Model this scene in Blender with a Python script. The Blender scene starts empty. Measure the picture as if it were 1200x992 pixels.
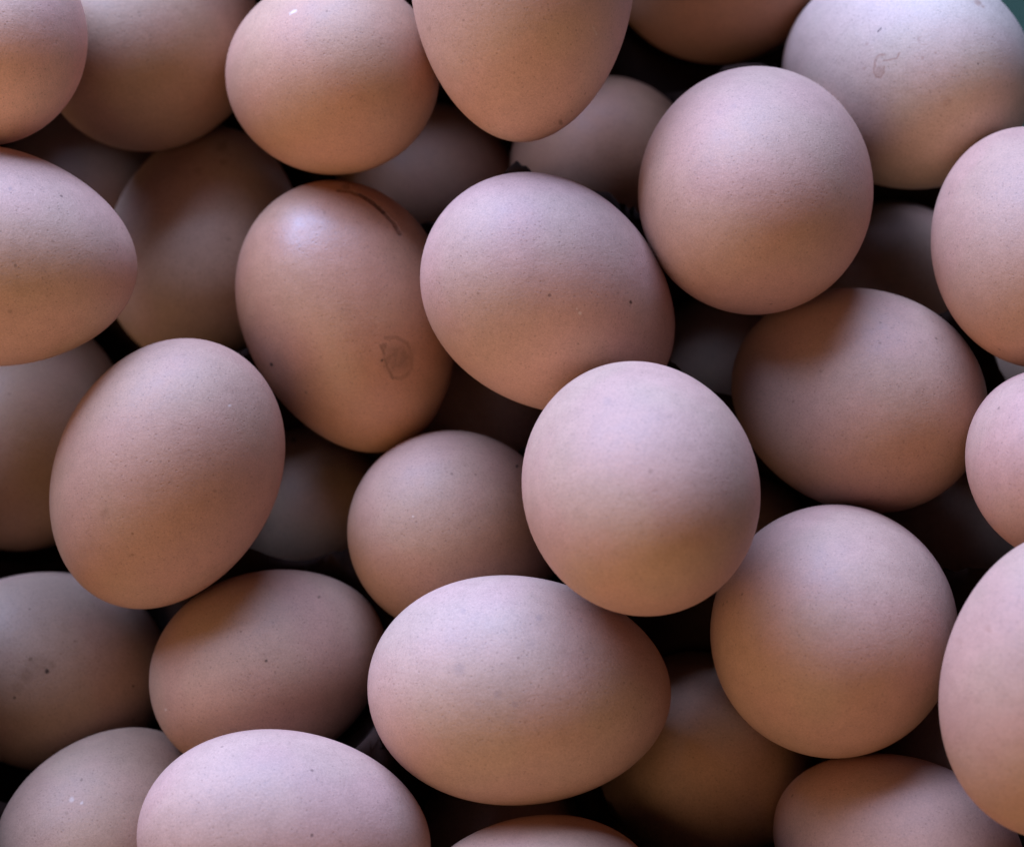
import bpy, math, random
import numpy as np
from mathutils import Vector, Matrix

scene = bpy.context.scene
COL = scene.collection

# ------------------------------------------------------------------ camera
cam_data = bpy.data.cameras.new("camera")
cam = bpy.data.objects.new("camera", cam_data)
COL.objects.link(cam)
TILT = math.radians(24)
DIST = (3200 + 330 + 65 / math.cos(TILT)) / 6000                      # to the added cloth's base along the optical axis
cam.location = (0.0, -DIST * math.sin(TILT), DIST * math.cos(TILT))
cam.rotation_euler = (TILT, 0, 0)
cam_data.sensor_width = 36.0
cam_data.lens = 96.0
cam_data.clip_start = 0.01
cam_data.clip_end = 50.0
cam_data.dof.use_dof = True
cam_data.dof.focus_distance = 0.498
cam_data.dof.aperture_fstop = 13.0
scene.camera = cam

# ------------------------------------------------------------------ light
world = bpy.data.worlds.new("World")
scene.world = world
world.use_nodes = True
bg = world.node_tree.nodes["Background"]
bg.inputs["Color"].default_value = (0.62, 0.52, 0.46, 1)     # dim warm room
bg.inputs["Strength"].default_value = 0.035


def area(name, loc, target, sx, sy, power, color):
    d = bpy.data.lights.new(name, 'AREA')
    d.shape = 'RECTANGLE'; d.size = sx; d.size_y = sy
    d.energy = power; d.color = color
    o = bpy.data.objects.new(name, d)
    COL.objects.link(o)
    o.location = loc
    o.rotation_euler = (Vector(target) - Vector(loc)).to_track_quat('-Z', 'Y').to_euler()
    return o


# cool daylight from a wide window on the far side of the pile
area("window_light", (-0.513, 1.292, 1.048), (0, 0, 0.07), 2, 0.9, 142, (0.385, 0.545, 1.0))
# weak warm room light from the left
area("room_light", (-0.737, -1.112, 0.756), (0, 0, 0.07), 1.6, 1.4, 14.5, (1.0, 0.69, 0.43))

vs = scene.view_settings
vs.view_transform = 'Standard'
vs.look = 'None'
vs.exposure = 0.0
vs.gamma = 1.0
vs.use_curve_mapping = False
scene.render.engine = 'CYCLES'
scene.cycles.max_bounces = 5
scene.cycles.diffuse_bounces = 4


# ------------------------------------------------------------------ node helpers
class NT:
    def __init__(self, mat):
        mat.use_nodes = True
        self.t = mat.node_tree
        self.t.nodes.clear()

    def n(self, kind, **kw):
        nd = self.t.nodes.new(kind)
        for k, v in kw.items():
            setattr(nd, k, v)
        return nd

    def link(self, a, b):
        self.t.links.new(a, b)

    def put(self, sock, v):
        if hasattr(v, 'is_linked') or isinstance(v, bpy.types.NodeSocket):
            self.link(v, sock)
        else:
            sock.default_value = v

    def math(self, op, a, b=None, c=None, clamp=False):
        nd = self.n('ShaderNodeMath', operation=op, use_clamp=clamp)
        self.put(nd.inputs[0], a)
        if b is not None: self.put(nd.inputs[1], b)
        if c is not None: self.put(nd.inputs[2], c)
        return nd.outputs[0]

    def vmath(self, op, a, b=None, scale=None):
        nd = self.n('ShaderNodeVectorMath', operation=op)
        self.put(nd.inputs[0], a)
        if b is not None: self.put(nd.inputs[1], b)
        if scale is not None: self.put(nd.inputs['Scale'], scale)
        return nd.outputs['Value'] if op in ('LENGTH', 'DOT_PRODUCT', 'DISTANCE') else nd.outputs['Vector']

    def noise(self, vec, scale, detail=2.0, rough=0.5):
        nd = self.n('ShaderNodeTexNoise')
        self.link(vec, nd.inputs['Vector'])
        nd.inputs['Scale'].default_value = scale
        nd.inputs['Detail'].default_value = detail
        nd.inputs['Roughness'].default_value = rough
        return nd

    def ramp(self, v, lo, hi, a=0.0, b=1.0, smooth=True):
        nd = self.n('ShaderNodeMapRange')
        nd.interpolation_type = 'SMOOTHSTEP' if smooth else 'LINEAR'
        self.put(nd.inputs['Value'], v)
        for s, x in (('From Min', lo), ('From Max', hi), ('To Min', a), ('To Max', b)):
            nd.inputs[s].default_value = x
        return nd.outputs['Result']

    def mix(self, fac, a, b, mode='MIX'):
        nd = self.n('ShaderNodeMix', data_type='RGBA', blend_type=mode)
        self.put(nd.inputs['Factor'], fac)
        self.put(nd.inputs['A'], a) if False else None
        for s, v in ((nd.inputs[6], a), (nd.inputs[7], b)):
            self.put(s, v)
        return nd.outputs[2]


MARK_COLOR = {'stain': (0.30, 0.125, 0.075, 1), 'soil': (0.10, 0.045, 0.018, 1), 'dark': (0.025, 0.012, 0.008, 1),
              'bruise': (0.21, 0.15, 0.15, 1), 'pale': (0.74, 0.60, 0.50, 1), 'crease': (0.10, 0.035, 0.02, 1)}


def shell_material(name, marks=None, rough=0.6, spec=0.32, pore=1.0):
    m = bpy.data.materials.new(name)
    t = NT(m)
    out = t.n('ShaderNodeOutputMaterial')
    p = t.n('ShaderNodeBsdfPrincipled')
    t.link(p.outputs[0], out.inputs[0])
    info = t.n('ShaderNodeObjectInfo')
    tc = t.n('ShaderNodeTexCoord')
    mm = t.vmath('SCALE', tc.outputs['Object'], scale=1000.0)          # millimetres
    off = t.n('ShaderNodeCombineXYZ')
    t.link(t.math('MULTIPLY', info.outputs['Random'], 913.0), off.inputs[0])
    t.link(t.math('MULTIPLY', info.outputs['Random'], 377.0), off.inputs[1])
    co = t.vmath('ADD', mm, off.outputs[0])
    # pigment: broad unevenness, mid mottling, fine grain
    broad = t.noise(co, 0.045, 1.0).outputs['Fac']
    mid = t.noise(co, 0.32, 2.0, 0.6).outputs['Fac']
    fine = t.noise(co, 2.6, 1.0, 0.65).outputs['Fac']
    grain = t.noise(co, 7.0, 1.0, 0.6).outputs['Fac']
    v = t.math('ADD', t.ramp(broad, .3, .7, -.045, .045), t.ramp(mid, .25, .75, -.045, .045))
    v = t.math('ADD', v, t.ramp(fine, .25, .75, -.075, .075))
    v = t.math('ADD', v, t.ramp(grain, .25, .75, -.08, .08))
    v = t.math('ADD', v, 1.0)
    base = t.vmath('SCALE', info.outputs['Color'], scale=v)
    # pigment hue drifts between pinker and yellower shell
    hue = t.noise(co, 0.06, 1.0).outputs['Color']
    hs = t.n('ShaderNodeSeparateColor'); t.link(hue, hs.inputs[0])
    tint = t.mix(t.ramp(hs.outputs[1], .38, .62), (1.02, .985, .985, 1), (.99, 1.015, .975, 1))
    base = t.mix(1.0, base, tint, 'MULTIPLY')
    # pinprick pores all over, each a tiny dark pit
    vp = t.n('ShaderNodeTexVoronoi'); t.link(co, vp.inputs['Vector']); vp.inputs['Scale'].default_value = 1.25
    sp = t.n('ShaderNodeSeparateColor'); t.link(vp.outputs['Color'], sp.inputs[0])
    pit = t.math('MULTIPLY', t.ramp(vp.outputs['Distance'], .10, .34, 1, 0), t.ramp(sp.outputs[2], .25, .9, .1, 1))
    base = t.vmath('SCALE', base, scale=t.math('SUBTRACT', 1.0, t.math('MULTIPLY', pit, .20)))
    # scattered specks
    vor = t.n('ShaderNodeTexVoronoi'); t.link(co, vor.inputs['Vector']); vor.inputs['Scale'].default_value = 0.62
    sep = t.n('ShaderNodeSeparateColor'); t.link(vor.outputs['Color'], sep.inputs[0])
    speck = t.math('MULTIPLY', t.ramp(vor.outputs['Distance'], .06, .17, 1, 0), t.ramp(sep.outputs[0], .55, .95, 0, .34))
    base = t.mix(speck, base, (0.16, 0.07, 0.04, 1))
    vor2 = t.n('ShaderNodeTexVoronoi'); t.link(co, vor2.inputs['Vector']); vor2.inputs['Scale'].default_value = 0.17
    sep2 = t.n('ShaderNodeSeparateColor'); t.link(vor2.outputs['Color'], sep2.inputs[0])
    speck2 = t.math('MULTIPLY', t.ramp(vor2.outputs['Distance'], .03, .075, 1, 0), t.ramp(sep2.outputs[1], .55, .9, 0, .6))
    base = t.mix(speck2, base, (0.10, 0.05, 0.035, 1))
    height = t.math('ADD', t.math('MULTIPLY', t.noise(co, 1.5, 2.0, .6).outputs['Fac'], .040 * pore),
                    t.math('MULTIPLY', t.noise(co, 0.42, 1.0, .5).outputs['Fac'], .045 * pore))
    height = t.math('ADD', height, t.math('MULTIPLY', t.noise(co, 4.5, 1.0, .6).outputs['Fac'], .022 * pore))
    height = t.math('SUBTRACT', height, t.math('MULTIPLY', pit, .022 * pore))
    roughness = t.ramp(mid, .2, .8, rough - .05, rough + .06)
    if marks:
        warp = t.vmath('SUBTRACT', t.noise(co, 1.3, 3.0, .6).outputs['Color'], (.5, .5, .5))
        q = t.vmath('ADD', mm, t.vmath('SCALE', warp, scale=.55))
        # marks are laid out on a plane leaning 24 degrees, facing the near upper side of the egg
        fl = t.n('ShaderNodeCombineXYZ')
        t.link(t.vmath('DOT_PRODUCT', q, (1, 0, 0)), fl.inputs[0])
        t.link(t.vmath('DOT_PRODUCT', q, (0, 0.91355, 0.40674)), fl.inputs[1])
        flat = fl.outputs[0]
        front = t.ramp(t.vmath('DOT_PRODUCT', mm, (0, -0.40674, 0.91355)), -2, 1)
        patch = t.ramp(t.noise(co, 0.9, 3.0, .6).outputs['Fac'], .3, .6, .6, 1.0)
        kinds = {}

        def add(kind, mask):
            kinds[kind] = mask if kind not in kinds else t.math('MAXIMUM', kinds[kind], mask)
        for pts, width, strength, kind in marks['lines']:
            dmin = None
            for a, b in zip(pts[:-1], pts[1:]):
                ax, ay = a; dx, dy = b[0] - ax, b[1] - ay
                l2 = dx * dx + dy * dy + 1e-9
                pa = t.vmath('SUBTRACT', flat, (ax, ay, 0))
                h = t.math('MULTIPLY', t.vmath('DOT_PRODUCT', pa, (dx, dy, 0)), 1 / l2, clamp=True)
                near = t.vmath('SUBTRACT', pa, t.vmath('SCALE', (dx, dy, 0), scale=h))
                d = t.vmath('LENGTH', near)
                dmin = d if dmin is None else t.math('MINIMUM', dmin, d)
            mask = t.math('MULTIPLY', t.ramp(dmin, width * .4, width * 1.9, strength, 0), patch)
            add(kind, mask)
        for pt, radius, strength, kind in marks['spots']:
            d = t.vmath('DISTANCE', flat, (pt[0], pt[1], 0))
            mask = t.ramp(d, radius * .35, radius * 1.25, strength, 0)
            if radius > .6: mask = t.math('MULTIPLY', mask, patch)
            add(kind, mask)
        for kind, mask in kinds.items():
            mask = t.math('MULTIPLY', mask, front, clamp=True)
            base = t.mix(mask, base, MARK_COLOR[kind])
            if kind == 'crease':
                height = t.math('SUBTRACT', height, t.math('MULTIPLY', mask, .55))
    bump = t.n('ShaderNodeBump')
    bump.inputs['Strength'].default_value = 1.0
    bump.inputs['Distance'].default_value = 0.001
    t.link(height, bump.inputs['Height'])
    t.link(bump.outputs[0], p.inputs['Normal'])
    t.link(base, p.inputs['Base Color'])
    t.link(roughness, p.inputs['Roughness'])
    p.inputs['Specular IOR Level'].default_value = spec
    p.inputs['Subsurface Weight'].default_value = 0.0
    return m


# ------------------------------------------------------------------ surface under the pile
def make_cloth():
    n = 90; size = 2.6
    xs = np.linspace(-size / 2, size / 2, n)
    verts = []
    for y in xs:
        for x in xs:
            # soft ripples, flattened under the eggs
            f = 1 - math.exp(-((x * x + y * y) / .09))
            verts.append((x, y, f * (.0025 * math.sin(x * 19 + 2 * math.sin(y * 7)) - .0060)))
    faces = [(j * n + i, j * n + i + 1, (j + 1) * n + i + 1, (j + 1) * n + i) for j in range(n - 1) for i in range(n - 1)]
    me = bpy.data.meshes.new("green_cloth")
    me.from_pydata(verts, [], faces)
    me.shade_smooth()
    o = bpy.data.objects.new("green_cloth", me)
    COL.objects.link(o)
    m = bpy.data.materials.new("green_cloth")
    t = NT(m)
    out = t.n('ShaderNodeOutputMaterial'); p = t.n('ShaderNodeBsdfPrincipled')
    t.link(p.outputs[0], out.inputs[0])
    tc = t.n('ShaderNodeTexCoord')
    f = t.noise(tc.outputs['Object'], 35.0, 4.0).outputs['Fac']
    t.link(t.mix(f, (.006, .026, .009, 1), (.014, .048, .015, 1)), p.inputs['Base Color'])
    p.inputs['Roughness'].default_value = .85
    wv = t.n('ShaderNodeTexWave'); wv.inputs['Scale'].default_value = 350
    t.link(tc.outputs['Object'], wv.inputs['Vector'])
    b = t.n('ShaderNodeBump'); b.inputs['Distance'].default_value = .0004; b.inputs['Strength'].default_value = .6
    t.link(wv.outputs['Fac'], b.inputs['Height']); t.link(b.outputs[0], p.inputs['Normal'])
    me.materials.append(m)
    o["kind"] = "structure"
    o["label"] = "dark green cloth showing past the pile at the top right corner"
    return o


make_cloth()

# ------------------------------------------------------------------ the eggs
EGGS = [   # id, x, y, z of the centre (mm), direction of the blunt end, half length, half width (mm), taper
    (32, -19.66, 42.22, 27.31, [0.323, -0.4894, 0.81], 25.36, 19.81, 0.12),
    (31, 18.04, 37.99, 47.92, [0.4247, -0.4354, 0.7938], 23.56, 18.41, 0.12),
    (33, 82.19, 21.81, 21.42, [-0.5177, -0.5116, 0.6858], 25.06, 19.58, 0.12),
    (34, 44.02, 3.12, 19.02, [0.0634, -0.7071, 0.7043], 22.07, 17.24, 0.12),
    (35, -8.03, -9.32, 20.26, [0.4818, -0.5921, 0.646], 24.11, 18.83, 0.12),
    (36, -1.01, -101.36, 24.49, [-0.4927, -0.2728, 0.8264], 22.08, 17.25, 0.12),
    (37, 88.67, -35.25, 20.08, [0.2453, -0.7425, 0.6233], 24.11, 18.84, 0.12),
    (38, 44.29, -40.67, 21.46, [0.427, -0.3678, 0.8261], 23.51, 18.37, 0.12),
    (39, -92.78, 46.42, 20.82, [-0.2755, -0.7753, 0.5684], 25.51, 19.93, 0.12),
    (44, 86.63, -83.86, 20.24, [0.4013, -0.5012, 0.7667], 22.82, 17.83, 0.12),
    (46, 116.45, -1.35, 20.58, [0.0, -0.7799, 0.6259], 24.68, 19.28, 0.12),
    (30, 36.85, -87.54, 33.0, [0.1435, -0.8278, 0.5424], 27.38, 21.39, 0.12),
    (15, -42.46, -29.86, 19.43, [0.3031, -0.8031, 0.5131], 24.23, 18.93, 0.12),
    (14, -100.44, -15.42, 32.4, [-0.0577, -0.9071, 0.4169], 27.57, 21.54, 0.12),
    (10, -63.17, 19.76, 46.58, [-0.1256, -0.9916, 0.0305], 26.25, 20.51, 0.12),
    (2, -72.18, 52.38, 72.86, [-0.3961, -0.6518, 0.6468], 27.0, 21.09, 0.12),
    (5, 41.38, 76.01, 67.37, [0.4328, -0.5049, 0.7468], 27.72, 21.66, 0.12),
    (23, -93.46, -68.24, 32.37, [0.9251, 0.0263, -0.3788], 25.42, 19.86, 0.12),
    (25, -77.38, -103.66, 41.25, [-0.5284, -0.8069, 0.264], 23.33, 18.23, 0.12),
    (16, -10.17, -47.61, 53.87, [-0.4093, -0.23, 0.8829], 25.28, 19.75, 0.1),
    (11, -31.75, -7.87, 68.71, [-0.342, 0.8585, 0.3822], 27.38, 20.7, 0.1),
    (18, 65.96, -26.06, 70.87, [0.6526, -0.5298, 0.5417], 27.07, 21.15, 0.08),
    (24, -46.39, -73.65, 50.18, [-0.8057, -0.4987, 0.3197], 24.12, 18.85, 0.1),
    (3, -35.83, 33.54, 90.85, [0.575, -0.4228, 0.7005], 24.64, 19.25, 0.1),
    (6, 78.0, 40.7, 79.03, [0.5219, -0.5461, 0.6553], 28.46, 22.23, 0.06),
    (29, 70.82, -112.94, 57.59, [0.8507, -0.5026, 0.1536], 24.13, 18.85, 0.1),
    (28, 5.29, -123.44, 60.56, [0.9976, -0.0637, -0.0284], 22.6, 17.34, 0.12),
    (12, 7.51, -13.33, 87.95, [-0.7265, 0.3032, 0.6167], 26.73, 20.88, 0.1),
    (1, -100.71, 34.57, 105.3, [0.1858, -0.8079, 0.5593], 25.34, 19.8, 0.12),
    (21, 59.93, -72.17, 68.94, [-0.149, -0.6241, 0.767], 29.14, 22.76, 0.06),
    (19, 99.0, -49.42, 94.41, [0.2095, -0.7008, 0.6819], 21.71, 16.96, 0.12),
    (9, -97.16, -7.56, 93.68, [-0.9903, 0.1271, 0.0566], 26.86, 20.63, 0.09),
    (13, -65.08, -43.81, 74.78, [0.4531, 0.7876, 0.4175], 26.53, 20.72, 0.04),
    (4, 1.89, 37.88, 112.61, [-0.0, 0.9135, 0.4067], 27.59, 21.01, 0.14),
    (7, 98.66, -4.84, 93.64, [0.1283, -0.9389, 0.3195], 25.48, 19.9, 0.08),
    (8, 46.28, 7.91, 92.66, [-0.0933, -0.8264, 0.5553], 28.33, 22.13, 0.06),
    (17, 22.67, -56.1, 99.24, [0.1319, -0.7996, 0.5858], 26.9, 21.01, 0.05),
    (20, 1.36, -85.53, 72.11, [-0.9986, 0.0478, 0.0213], 27.82, 20.94, 0.07),
    (27, -41.28, -111.84, 65.67, [-0.9962, 0.0796, 0.0354], 26.57, 19.78, 0.06),
    (22, 94.41, -93.82, 99.74, [-0.0872, -0.9101, -0.4052], 26.51, 20.47, 0.08),
    (100, 156.67, -24.49, 43.47, [-0.3373, 0.9414, -0.0026], 29.58, 22.93, 0.066),
    (102, 152.5, -149.56, 32.45, [0.4435, -0.7801, 0.4413], 27.01, 20.94, 0.07),
    (103, 66.46, -152.75, 31.23, [0.8751, -0.3074, 0.3738], 26.0, 20.16, 0.08),
    (105, 0.16, -157.78, 35.71, [-0.0377, -0.1891, -0.9812], 25.01, 19.39, 0.094),
    (106, -75.35, -149.17, 33.25, [-0.7945, -0.0173, -0.607], 25.35, 19.65, 0.067),
    (108, -106.94, 146.6, 37.46, [-0.9269, -0.1931, -0.3219], 32.58, 25.25, 0.064),
    (109, -145.64, -83.35, 36.82, [-0.2789, 0.2443, 0.9287], 26.91, 20.86, 0.071),
    (110, -169.32, 86.02, 34.68, [0.3199, 0.931, -0.1756], 29.82, 23.11, 0.112),
    (113, -134.94, -152.91, 35.15, [0.1941, -0.6718, -0.7149], 26.54, 20.58, 0.077),
    (115, 144.61, -78.93, 36.52, [0.7421, -0.2326, -0.6286], 28.65, 22.21, 0.097),
    (120, -54.56, 170.26, 40.16, [0.6199, -0.0305, -0.7841], 31.34, 24.29, 0.079),
    (123, 30.8, 173.07, 39.23, [0.8003, -0.1055, -0.5902], 31.93, 24.75, 0.102),
    (140, -69.43, 118.31, 55.5, [-0.1775, -0.3478, -0.9206], 28.49, 22.09, 0.067),
    (141, -26.83, 134.51, 65.09, [0.4821, 0.7465, -0.4585], 28.94, 22.43, 0.102),
    (142, 22.57, 110.01, 99.75, [0.0539, -0.3543, -0.9336], 27.09, 21.0, 0.114),
    (143, -149.08, 71.87, 77.69, [0.4484, 0.2078, 0.8694], 28.52, 22.11, 0.086),
    (144, -160.25, 35.0, 52.07, [0.2981, -0.6462, 0.7026], 28.02, 21.72, 0.082),
    (145, -145.69, -10.81, 44.19, [-0.5034, 0.2316, 0.8324], 27.97, 21.68, 0.092),
    (146, -132.19, -64.86, 74.27, [0.1514, -0.8084, 0.5688], 24.41, 18.93, 0.068),
    (147, -127.69, -107.42, 86.47, [0.3833, -0.6399, 0.666], 23.44, 18.17, 0.109),
    (148, -104.27, -146.92, 61.4, [0.1221, 0.122, 0.985], 23.3, 18.06, 0.071),
    (149, -62.71, -153.24, 75.87, [-0.0866, 0.1804, 0.9798], 23.12, 17.92, 0.113),
    (150, -22.37, -151.22, 72.04, [0.1396, -0.9211, 0.3634], 23.95, 18.56, 0.104),
    (151, 19.54, -157.74, 78.09, [-0.168, 0.9047, -0.3914], 22.44, 17.4, 0.061),
    (152, 60.33, -153.4, 69.39, [0.2374, -0.9204, 0.3106], 23.46, 18.18, 0.105),
    (153, 111.3, -139.03, 31.03, [-0.1843, -0.9421, 0.2801], 25.95, 20.12, 0.064),
    (154, 136.0, -118.17, 60.57, [0.256, -0.3773, -0.89], 24.44, 18.95, 0.084),
    (155, 137.6, -77.07, 80.18, [0.3878, -0.7183, 0.5776], 24.39, 18.91, 0.115),
    (156, 135.79, -36.49, 92.4, [0.0893, 0.9716, -0.2192], 25.59, 19.83, 0.075),
    (157, 131.84, -9.35, 124.22, [-0.6651, 0.1363, 0.7342], 23.54, 18.25, 0.065),
    (158, -43.43, 97.93, 99.29, [-0.3096, 0.1161, 0.9438], 27.95, 21.67, 0.091),
    (159, -2.72, 87.02, 130.49, [0.4077, 0.8407, -0.3564], 25.12, 19.47, 0.11),
    (160, -94.03, 106.1, 93.13, [-0.2723, 0.2834, 0.9195], 27.14, 21.04, 0.111),
]
MARKS = {  # per egg: lines (points in mm from the centre, width, strength, kind), spots (point, radius mm, strength, kind)
    6: {'lines': [[[[-4.294, 1.136], [-4.774, 0.169], [-5.999, -0.085], [-7.056, -0.168]], 0.13, 0.6, 'stain'], [[[-6.868, 0.995], [-7.919, 0.922], [-8.562, 0.115], [-8.704, -1.168], [-8.853, -2.296], [-8.391, -3.138], [-7.641, -3.361], [-7.184, -2.577], [-7.046, -1.298]], 0.17, 0.55, 'stain'], [[[-0.163, 4.135], [-0.956, 3.504], [-0.206, 2.637], [0.729, 2.602]], 0.12, 0.3, 'stain'], [[[-7.456, 6.284], [-7.952, 5.624]], 0.12, 0.9, 'dark']], 'spots': [[[-7.958, -2.05], 1.1, 0.4, 'stain'], [[10.483, -1.098], 0.22, 0.7, 'dark'], [[-9.987, 3.268], 0.35, 0.35, 'stain'], [[-10.515, -1.348], 0.35, 0.35, 'stain'], [[-0.12, -0.025], 0.4, 0.3, 'stain'], [[11.456, 11.449], 0.9, 0.55, 'stain'], [[12.391, 10.588], 0.5, 0.4, 'stain'], [[4.664, -8.38], 1.2, 0.18, 'stain'], [[2.276, 0.918], 0.25, 0.3, 'stain']]},
    11: {'lines': [[[[6.933, -6.093], [7.4, -7.051], [7.704, -8.493], [8.158, -10.093], [9.079, -12.014]], 0.24, 0.55, 'soil'], [[[9.079, -12.014], [10.349, -12.166], [11.621, -11.667], [12.592, -10.367], [12.766, -8.102], [11.841, -5.542], [9.795, -4.453], [7.898, -4.642]], 0.32, 0.38, 'soil'], [[[-1.508, 23.97], [0.615, 23.818], [3.074, 22.832], [5.598, 21.089], [7.409, 19.433], [9.238, 17.419], [10.399, 15.429]], 0.28, 0.6, 'crease'], [[[2.589, 23.15], [4.257, 22.121], [5.74, 20.96], [7.245, 19.596]], 0.3, 0.95, 'crease']], 'spots': [[[10.075, -8.464], 3.3, 0.5, 'soil'], [[7.227, -8.819], 0.3, 0.8, 'dark'], [[-14.336, -9.482], 0.42, 0.9, 'dark'], [[-0.148, 24.79], 1.0, 0.5, 'crease'], [[-4.356, -8.186], 0.3, 0.3, 'soil'], [[-7.071, -13.612], 0.22, 0.4, 'soil'], [[-3.913, 19.284], 0.4, 0.3, 'soil'], [[7.57, -6.25], 0.8, 0.5, 'soil']]},
    23: {'lines': [], 'spots': [[[4.249, 1.704], 0.5, 0.9, 'dark'], [[1.169, 4.011], 0.5, 0.6, 'soil'], [[-1.919, -3.342], 0.4, 0.7, 'dark'], [[19.684, -2.004], 0.3, 0.7, 'dark'], [[2.629, 2.695], 2.6, 0.22, 'soil'], [[0.411, 1.096], 1.8, 0.25, 'soil'], [[-1.37, -1.347], 1.4, 0.2, 'soil'], [[5.019, 2.989], 0.9, 0.25, 'soil']]},
    12: {'lines': [], 'spots': [[[14.188, -1.431], 0.35, 0.8, 'dark'], [[-13.682, -0.122], 0.25, 0.4, 'soil'], [[4.85, -3.669], 0.35, 0.5, 'pale'], [[4.221, -2.917], 0.2, 0.5, 'pale']]},
    20: {'lines': [], 'spots': [[[3.485, 14.27], 0.75, 0.3, 'bruise'], [[-10.668, 5.575], 1.3, 0.28, 'bruise'], [[-3.905, 1.382], 0.85, 0.33, 'bruise'], [[-0.913, -0.404], 0.7, 0.33, 'bruise'], [[-10.023, 15.372], 0.6, 0.22, 'bruise'], [[10.81, 13.659], 0.6, 0.2, 'bruise'], [[-7.349, -0.443], 0.8, 0.2, 'bruise'], [[1.947, 9.858], 1.2, 0.18, 'bruise']]},
    16: {'lines': [], 'spots': [[[11.141, 13.454], 0.35, 0.8, 'dark'], [[-8.253, 4.277], 0.25, 0.4, 'pale']]},
    4: {'lines': [[[[12.91, -8.112], [13.566, -9.207]], 0.15, 0.35, 'pale']], 'spots': [[[7.154, -24.386], 0.5, 0.5, 'soil'], [[9.197, -22.427], 0.25, 0.4, 'soil'], [[-10.739, -7.152], 0.25, 0.4, 'soil'], [[-17.179, -7.599], 0.5, 0.2, 'soil']]},
    24: {'lines': [], 'spots': [[[0.959, 3.019], 0.3, 0.7, 'dark'], [[9.903, 14.099], 0.3, 0.5, 'dark'], [[-3.921, 8.269], 0.25, 0.4, 'soil'], [[-18.347, -6.544], 0.3, 0.3, 'pale']]},
    13: {'lines': [], 'spots': [[[-3.86, -10.375], 0.3, 0.5, 'soil'], [[1.567, 2.672], 0.35, 0.35, 'soil'], [[-4.133, -14.342], 0.3, 0.4, 'soil'], [[13.449, 12.884], 0.3, 0.4, 'pale'], [[10.94, -2.645], 0.35, 0.3, 'soil'], [[-9.019, -6.822], 1.2, 0.2, 'soil']]},
    9: {'lines': [], 'spots': [[[6.05, 11.415], 0.4, 0.35, 'bruise'], [[7.58, -2.722], 0.35, 0.5, 'soil'], [[13.935, 1.753], 0.3, 0.3, 'soil'], [[6.159, -10.922], 0.5, 0.3, 'soil']]},
    10: {'lines': [], 'spots': [[[3.94, 19.449], 1.4, 0.3, 'soil'], [[6.623, -0.205], 0.5, 0.3, 'soil'], [[4.698, 15.942], 0.9, 0.25, 'soil'], [[-0.202, 13.979], 1.0, 0.15, 'soil']]},
    3: {'lines': [[[[-5.861, 9.382], [-4.9, 9.865]], 0.25, 0.7, 'pale']], 'spots': [[[1.204, 9.487], 0.3, 0.4, 'soil']]},
    17: {'lines': [], 'spots': [[[0.733, 2.796], 0.5, 0.3, 'soil'], [[-6.122, 14.727], 0.9, 0.18, 'bruise'], [[-15.32, 1.481], 0.3, 0.2, 'soil']]},
    25: {'lines': [], 'spots': [[[-2.463, 11.865], 0.3, 0.5, 'soil'], [[-3.869, 8.644], 0.5, 0.3, 'pale'], [[-1.915, 8.071], 0.35, 0.35, 'pale'], [[-4.595, 6.315], 0.4, 0.3, 'soil']]},
    8: {'lines': [], 'spots': [[[0.6, -3.254], 0.4, 0.35, 'stain'], [[-5.622, 13.11], 0.7, 0.15, 'bruise'], [[-8.418, 12.044], 0.6, 0.15, 'bruise']]},
    22: {'lines': [], 'spots': [[[-14.201, 10.498], 0.6, 0.25, 'stain'], [[-18.172, 8.04], 0.7, 0.2, 'stain']]},
    18: {'lines': [], 'spots': [[[2.431, 13.666], 0.3, 0.35, 'soil'], [[1.894, 9.783], 0.3, 0.35, 'soil'], [[-8.805, 4.615], 0.3, 0.3, 'soil'], [[-13.559, -0.888], 0.25, 0.35, 'soil']]},
    15: {'lines': [], 'spots': [[[-2.427, 16.041], 0.6, 0.6, 'dark']]},
    19: {'lines': [], 'spots': [[[-13.328, -11.315], 0.9, 0.25, 'bruise']]},
}

# dark brown filler cloth, added to keep light out of the gaps: bunched up between the lowest eggs, hollowed under those that press on it
LOWEST = {15, 30, 31, 32, 33, 34, 35, 36, 37, 38, 39, 44, 46}


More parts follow.
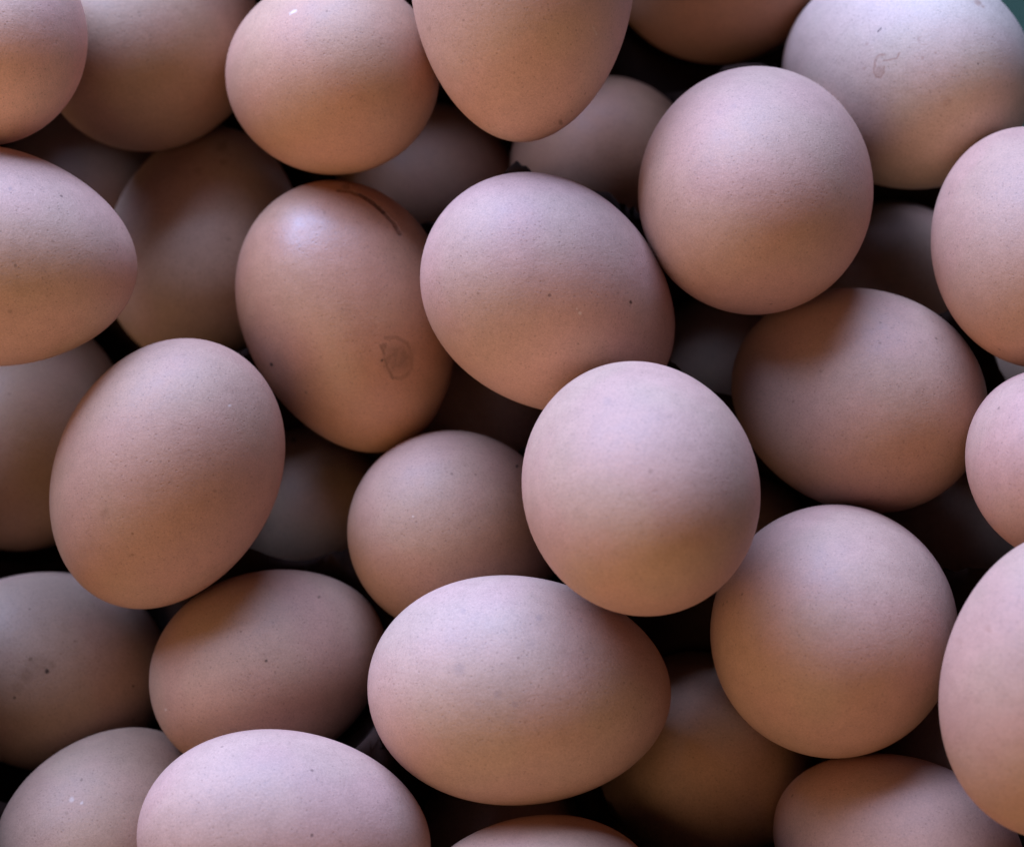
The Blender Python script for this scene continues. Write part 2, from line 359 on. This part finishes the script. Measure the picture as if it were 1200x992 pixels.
def make_gap_blocker():
    n = 300
    xs = np.linspace(-.27, .27, n); ys = np.linspace(-.25, .24, n)
    X, Y = np.meshgrid(xs, ys)
    rr = np.random.default_rng(2)
    fold = np.zeros_like(X)
    for _ in range(9):
        a = rr.uniform(0, math.pi); f = rr.uniform(60, 190)
        fold += np.sin((X * math.cos(a) + Y * math.sin(a)) * f + rr.uniform(0, 6) + 1.5 * np.sin(X * 40 + Y * 31)) * rr.uniform(.3, 1)
    level = np.full_like(X, .080)
    for (i, x, y, z, d, A, B, k) in EGGS:
        dist = np.hypot(X * 1000 - x, Y * 1000 - y)
        if i in LOWEST:                                   # a pocket round each of the lowest eggs
            level = np.minimum(level, .001 * (z + .30 * B + np.maximum(0, dist - (1.0 if i in (30, 31, 32, 33) else .82) * B) * 4.5))
        else:                                             # below the middle of every other egg
            level = np.minimum(level, .001 * (z - (.7 if i in (2, 5, 10, 14, 23) else .15) * B + np.maximum(0, dist - 1.2 * B) * 4.0))
    level = np.maximum(level, .020)
    level = level + .0008 * fold
    edge = np.minimum.reduce([(.17 - (X + Y)) / .05, (.25 - np.abs(X)) / .06, (Y + .235) / .06, (.2 - Y) / .05])
    e = np.clip(edge, 0, 1)
    Z = level * e * e * (3 - 2 * e)
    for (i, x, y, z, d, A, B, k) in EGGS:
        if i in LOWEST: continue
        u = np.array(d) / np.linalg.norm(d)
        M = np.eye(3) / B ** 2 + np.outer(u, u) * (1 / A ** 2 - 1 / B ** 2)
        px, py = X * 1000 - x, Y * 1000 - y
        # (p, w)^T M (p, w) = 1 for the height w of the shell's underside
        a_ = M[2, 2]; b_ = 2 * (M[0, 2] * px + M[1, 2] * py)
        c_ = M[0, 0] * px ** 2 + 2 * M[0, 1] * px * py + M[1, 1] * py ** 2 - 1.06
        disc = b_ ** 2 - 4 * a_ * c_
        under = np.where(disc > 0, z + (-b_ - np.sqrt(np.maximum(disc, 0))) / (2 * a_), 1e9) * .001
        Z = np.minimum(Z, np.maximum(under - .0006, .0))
    verts = np.stack([X.ravel(), Y.ravel(), Z.ravel()], 1).tolist()
    faces = [(j * n + i, j * n + i + 1, (j + 1) * n + i + 1, (j + 1) * n + i) for j in range(n - 1) for i in range(n - 1)
             if (xs[i] + ys[j] < .175)]
    me = bpy.data.meshes.new("gap_shade_cloth")
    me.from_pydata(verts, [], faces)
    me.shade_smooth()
    o = bpy.data.objects.new("gap_shade_cloth", me)
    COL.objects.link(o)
    m = bpy.data.materials.new("gap_shade_cloth")
    t = NT(m)
    out = t.n('ShaderNodeOutputMaterial'); p = t.n('ShaderNodeBsdfPrincipled')
    t.link(p.outputs[0], out.inputs[0])
    tc = t.n('ShaderNodeTexCoord')
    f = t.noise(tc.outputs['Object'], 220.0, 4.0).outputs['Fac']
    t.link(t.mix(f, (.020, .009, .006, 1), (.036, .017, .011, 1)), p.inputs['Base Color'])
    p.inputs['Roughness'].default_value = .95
    p.inputs['Specular IOR Level'].default_value = .1
    me.materials.append(m)
    o["kind"] = "structure"
    o["label"] = "added dark brown cloth keeping light out of the gaps between the lowest eggs"


make_gap_blocker()

# shell pigment by egg (default is the common pinkish tan)
TAN = (0.45, 0.250, 0.172)
COLORS = {
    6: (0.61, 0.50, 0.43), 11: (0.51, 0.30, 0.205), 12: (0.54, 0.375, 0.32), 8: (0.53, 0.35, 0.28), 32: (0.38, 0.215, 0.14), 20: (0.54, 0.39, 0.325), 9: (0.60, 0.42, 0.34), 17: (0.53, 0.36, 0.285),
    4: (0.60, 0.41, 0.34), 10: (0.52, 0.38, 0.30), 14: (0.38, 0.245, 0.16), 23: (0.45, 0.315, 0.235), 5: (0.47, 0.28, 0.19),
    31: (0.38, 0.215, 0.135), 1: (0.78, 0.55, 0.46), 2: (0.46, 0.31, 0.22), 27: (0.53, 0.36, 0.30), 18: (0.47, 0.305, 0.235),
}

OUTSIDE = "tan egg of the pile lying beyond the picture's edge"
BURIED = "tan egg buried out of sight inside the pile"
LABELS = {
    1: "pink-tan egg cut off by the top left corner, above the pale pointed egg",
    2: "shaded tan egg at the top edge, just right of the corner egg",
    3: "tan egg with lavender top and golden underside, left of the hanging egg at top centre",
    4: "pinkish egg at top centre, cut by the top edge, narrow end pointing down",
    5: "shaded orange-brown egg at the top edge, only its rounded bottom showing",
    6: "palest egg at top right, whitish with a small reddish looped stain",
    7: "lavender-pink egg on the right edge, just below the pale stained egg",
    8: "large nearly round tan egg, upper right, overlapping the pale stained egg",
    9: "pale pink egg cut by the left edge, narrow end pointing right",
    10: "shaded greyish-tan upright egg behind the pale pointed egg on the left",
    11: "glossy darkest brown egg with a crease on top and a brown scab stain",
    12: "tilted tan egg at upper centre with one tiny black speck near its right end",
    13: "large tilted tan egg at left, its top leaning right, beside the glossy brown egg",
    14: "shaded brown egg on the left edge, behind the large tilted tan egg",
    15: "dark shaded egg deep between the tilted left egg and the glossy brown egg",
    16: "mauve-tan egg at centre, partly hidden by two bigger eggs at its right and below",
    17: "large round egg at centre right, bright lavender top, lying highest in the middle",
    18: "mauve-brown egg at right, directly below the large round upper egg, top partly shadowed",
    19: "small mauve egg on the right edge, halfway down, partly covered from below",
    20: "long egg lying sideways at lower centre, lavender top with faint grey bruises",
    21: "large round brown egg at lower right, lying below the shadowed mauve-brown egg",
    22: "large upright pinkish egg cut by the right edge at lower right",
    23: "shaded tan egg on the left edge, low down, with a dark soil speck",
    24: "mauve-tan egg at lower left, touching the left end of the long sideways egg",
    25: "mauve egg in the bottom left corner, leaning right",
    27: "pale lavender egg lying sideways on the bottom edge, left of centre",
    28: "egg at the bottom centre edge, only its top sliver showing",
    29: "tan egg on the bottom edge at right, below the large round brown egg",
    30: "dark shaded brown egg sunk between the long sideways egg and the bottom right egg",
    31: "shaded orange-brown egg tucked behind the egg hanging at top centre",
    32: "very dark egg deep in the gap left of the shaded orange-brown one, upper centre",
    33: "dark egg deep in the gap right of the large round upper egg",
    34: "dark egg deep in the gap between the speckled tilted egg and the mauve-brown egg",
    35: "dark egg deep in the gap beneath the glossy brown and tilted centre eggs",
    36: "dark mauve egg deep under the right end of the bottom edge's lavender egg",
    37: "nearly black egg deep in the gap left of the small right-edge egg",
    38: "nearly black egg deep beneath the bright round centre-right egg's right side",
    39: "nearly black egg deep in the gap above the pale pointed egg's upper side",
    41: "nearly black egg deep in the gap below the large tilted left egg",
    44: "nearly black egg deep in the gap between the round brown and right-edge eggs",
    45: "nearly black egg deep in the gap at the left edge near the bottom",
    46: "nearly black egg deep in the gap at the right edge below the lavender-pink egg",
}



def egg_mesh(name, d, A, B, k, seed, rings=56, seg=96):
    """A solid of revolution with a blunt and a narrow end, faintly uneven as real shells are."""
    rng = np.random.default_rng(seed)
    th = np.linspace(0, np.pi, rings + 1)[1:-1]
    t = -np.cos(th)
    r = B * np.sqrt(1 - t * t) * (1 + k * t) / (1 + k * k / 2)
    ph = np.linspace(0, 2 * np.pi, seg, endpoint=False)
    P = np.stack([np.repeat(A * t, seg), np.outer(r, np.cos(ph)).ravel(), np.outer(r, np.sin(ph)).ravel()], 1)
    P = np.vstack([P, [[-A, 0, 0], [A, 0, 0]]])
    U = P / np.array([A, B, B])
    w = np.zeros(len(P))
    for _ in range(5):
        q = rng.normal(size=3) * 2.0
        w += np.sin(U @ q + rng.uniform(0, 6.28)) * rng.uniform(.3, 1)
    P = P * (1 + .0022 * w[:, None])
    x = np.array(d) / np.linalg.norm(d)
    up = np.array([0, 0, 1.]) if abs(x[2]) < .95 else np.array([0, 1., 0])
    y = np.cross(up, x); y /= np.linalg.norm(y); z = np.cross(x, y)
    P = (P @ np.stack([x, y, z], 1).T) * .001
    n = len(th)
    F = []
    for j in range(n - 1):
        for i in range(seg):
            a = j * seg + i; b = j * seg + (i + 1) % seg
            F.append((a, a + seg, b + seg, b))
    s, e = n * seg, n * seg + 1
    for i in range(seg):
        F.append((s, i, (i + 1) % seg))
        F.append((e, (n - 1) * seg + (i + 1) % seg, (n - 1) * seg + i))
    me = bpy.data.meshes.new(name)
    me.from_pydata(P.tolist(), [], [f[::-1] for f in F])
    me.validate(); me.update()
    me.shade_smooth()
    return me


plain = shell_material("egg_shell")
GLOSS = {11: (0.46, 0.65), 6: (0.6, 0.35)}
for (i, x, y, z, d, A, B, k) in EGGS:
    me = egg_mesh("egg", d, A, B, k, i)
    if i in MARKS or i in GLOSS:
        r, s = GLOSS.get(i, (0.6, 0.32))
        me.materials.append(shell_material("egg_shell_marked", MARKS.get(i), r, s))
    else:
        me.materials.append(plain)
    o = bpy.data.objects.new("egg", me)
    COL.objects.link(o)
    o.location = (x * .001, y * .001, z * .001)
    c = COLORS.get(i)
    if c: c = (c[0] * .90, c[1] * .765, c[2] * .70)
    if c is None:
        rr = random.Random(i * 7 + 1)
        f = rr.uniform(.9, 1.08)
        c = (TAN[0] * f, TAN[1] * f * rr.uniform(.96, 1.04), TAN[2] * f * rr.uniform(.93, 1.07))
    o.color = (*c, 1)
    o["category"] = "egg"
    o["label"] = LABELS.get(i, BURIED if i >= 200 else OUTSIDE)
    o["group"] = "eggs heaped in the pile" if i < 100 else "eggs buried out of sight inside the pile" if i >= 200 else "eggs of the pile lying beyond the picture's edges"
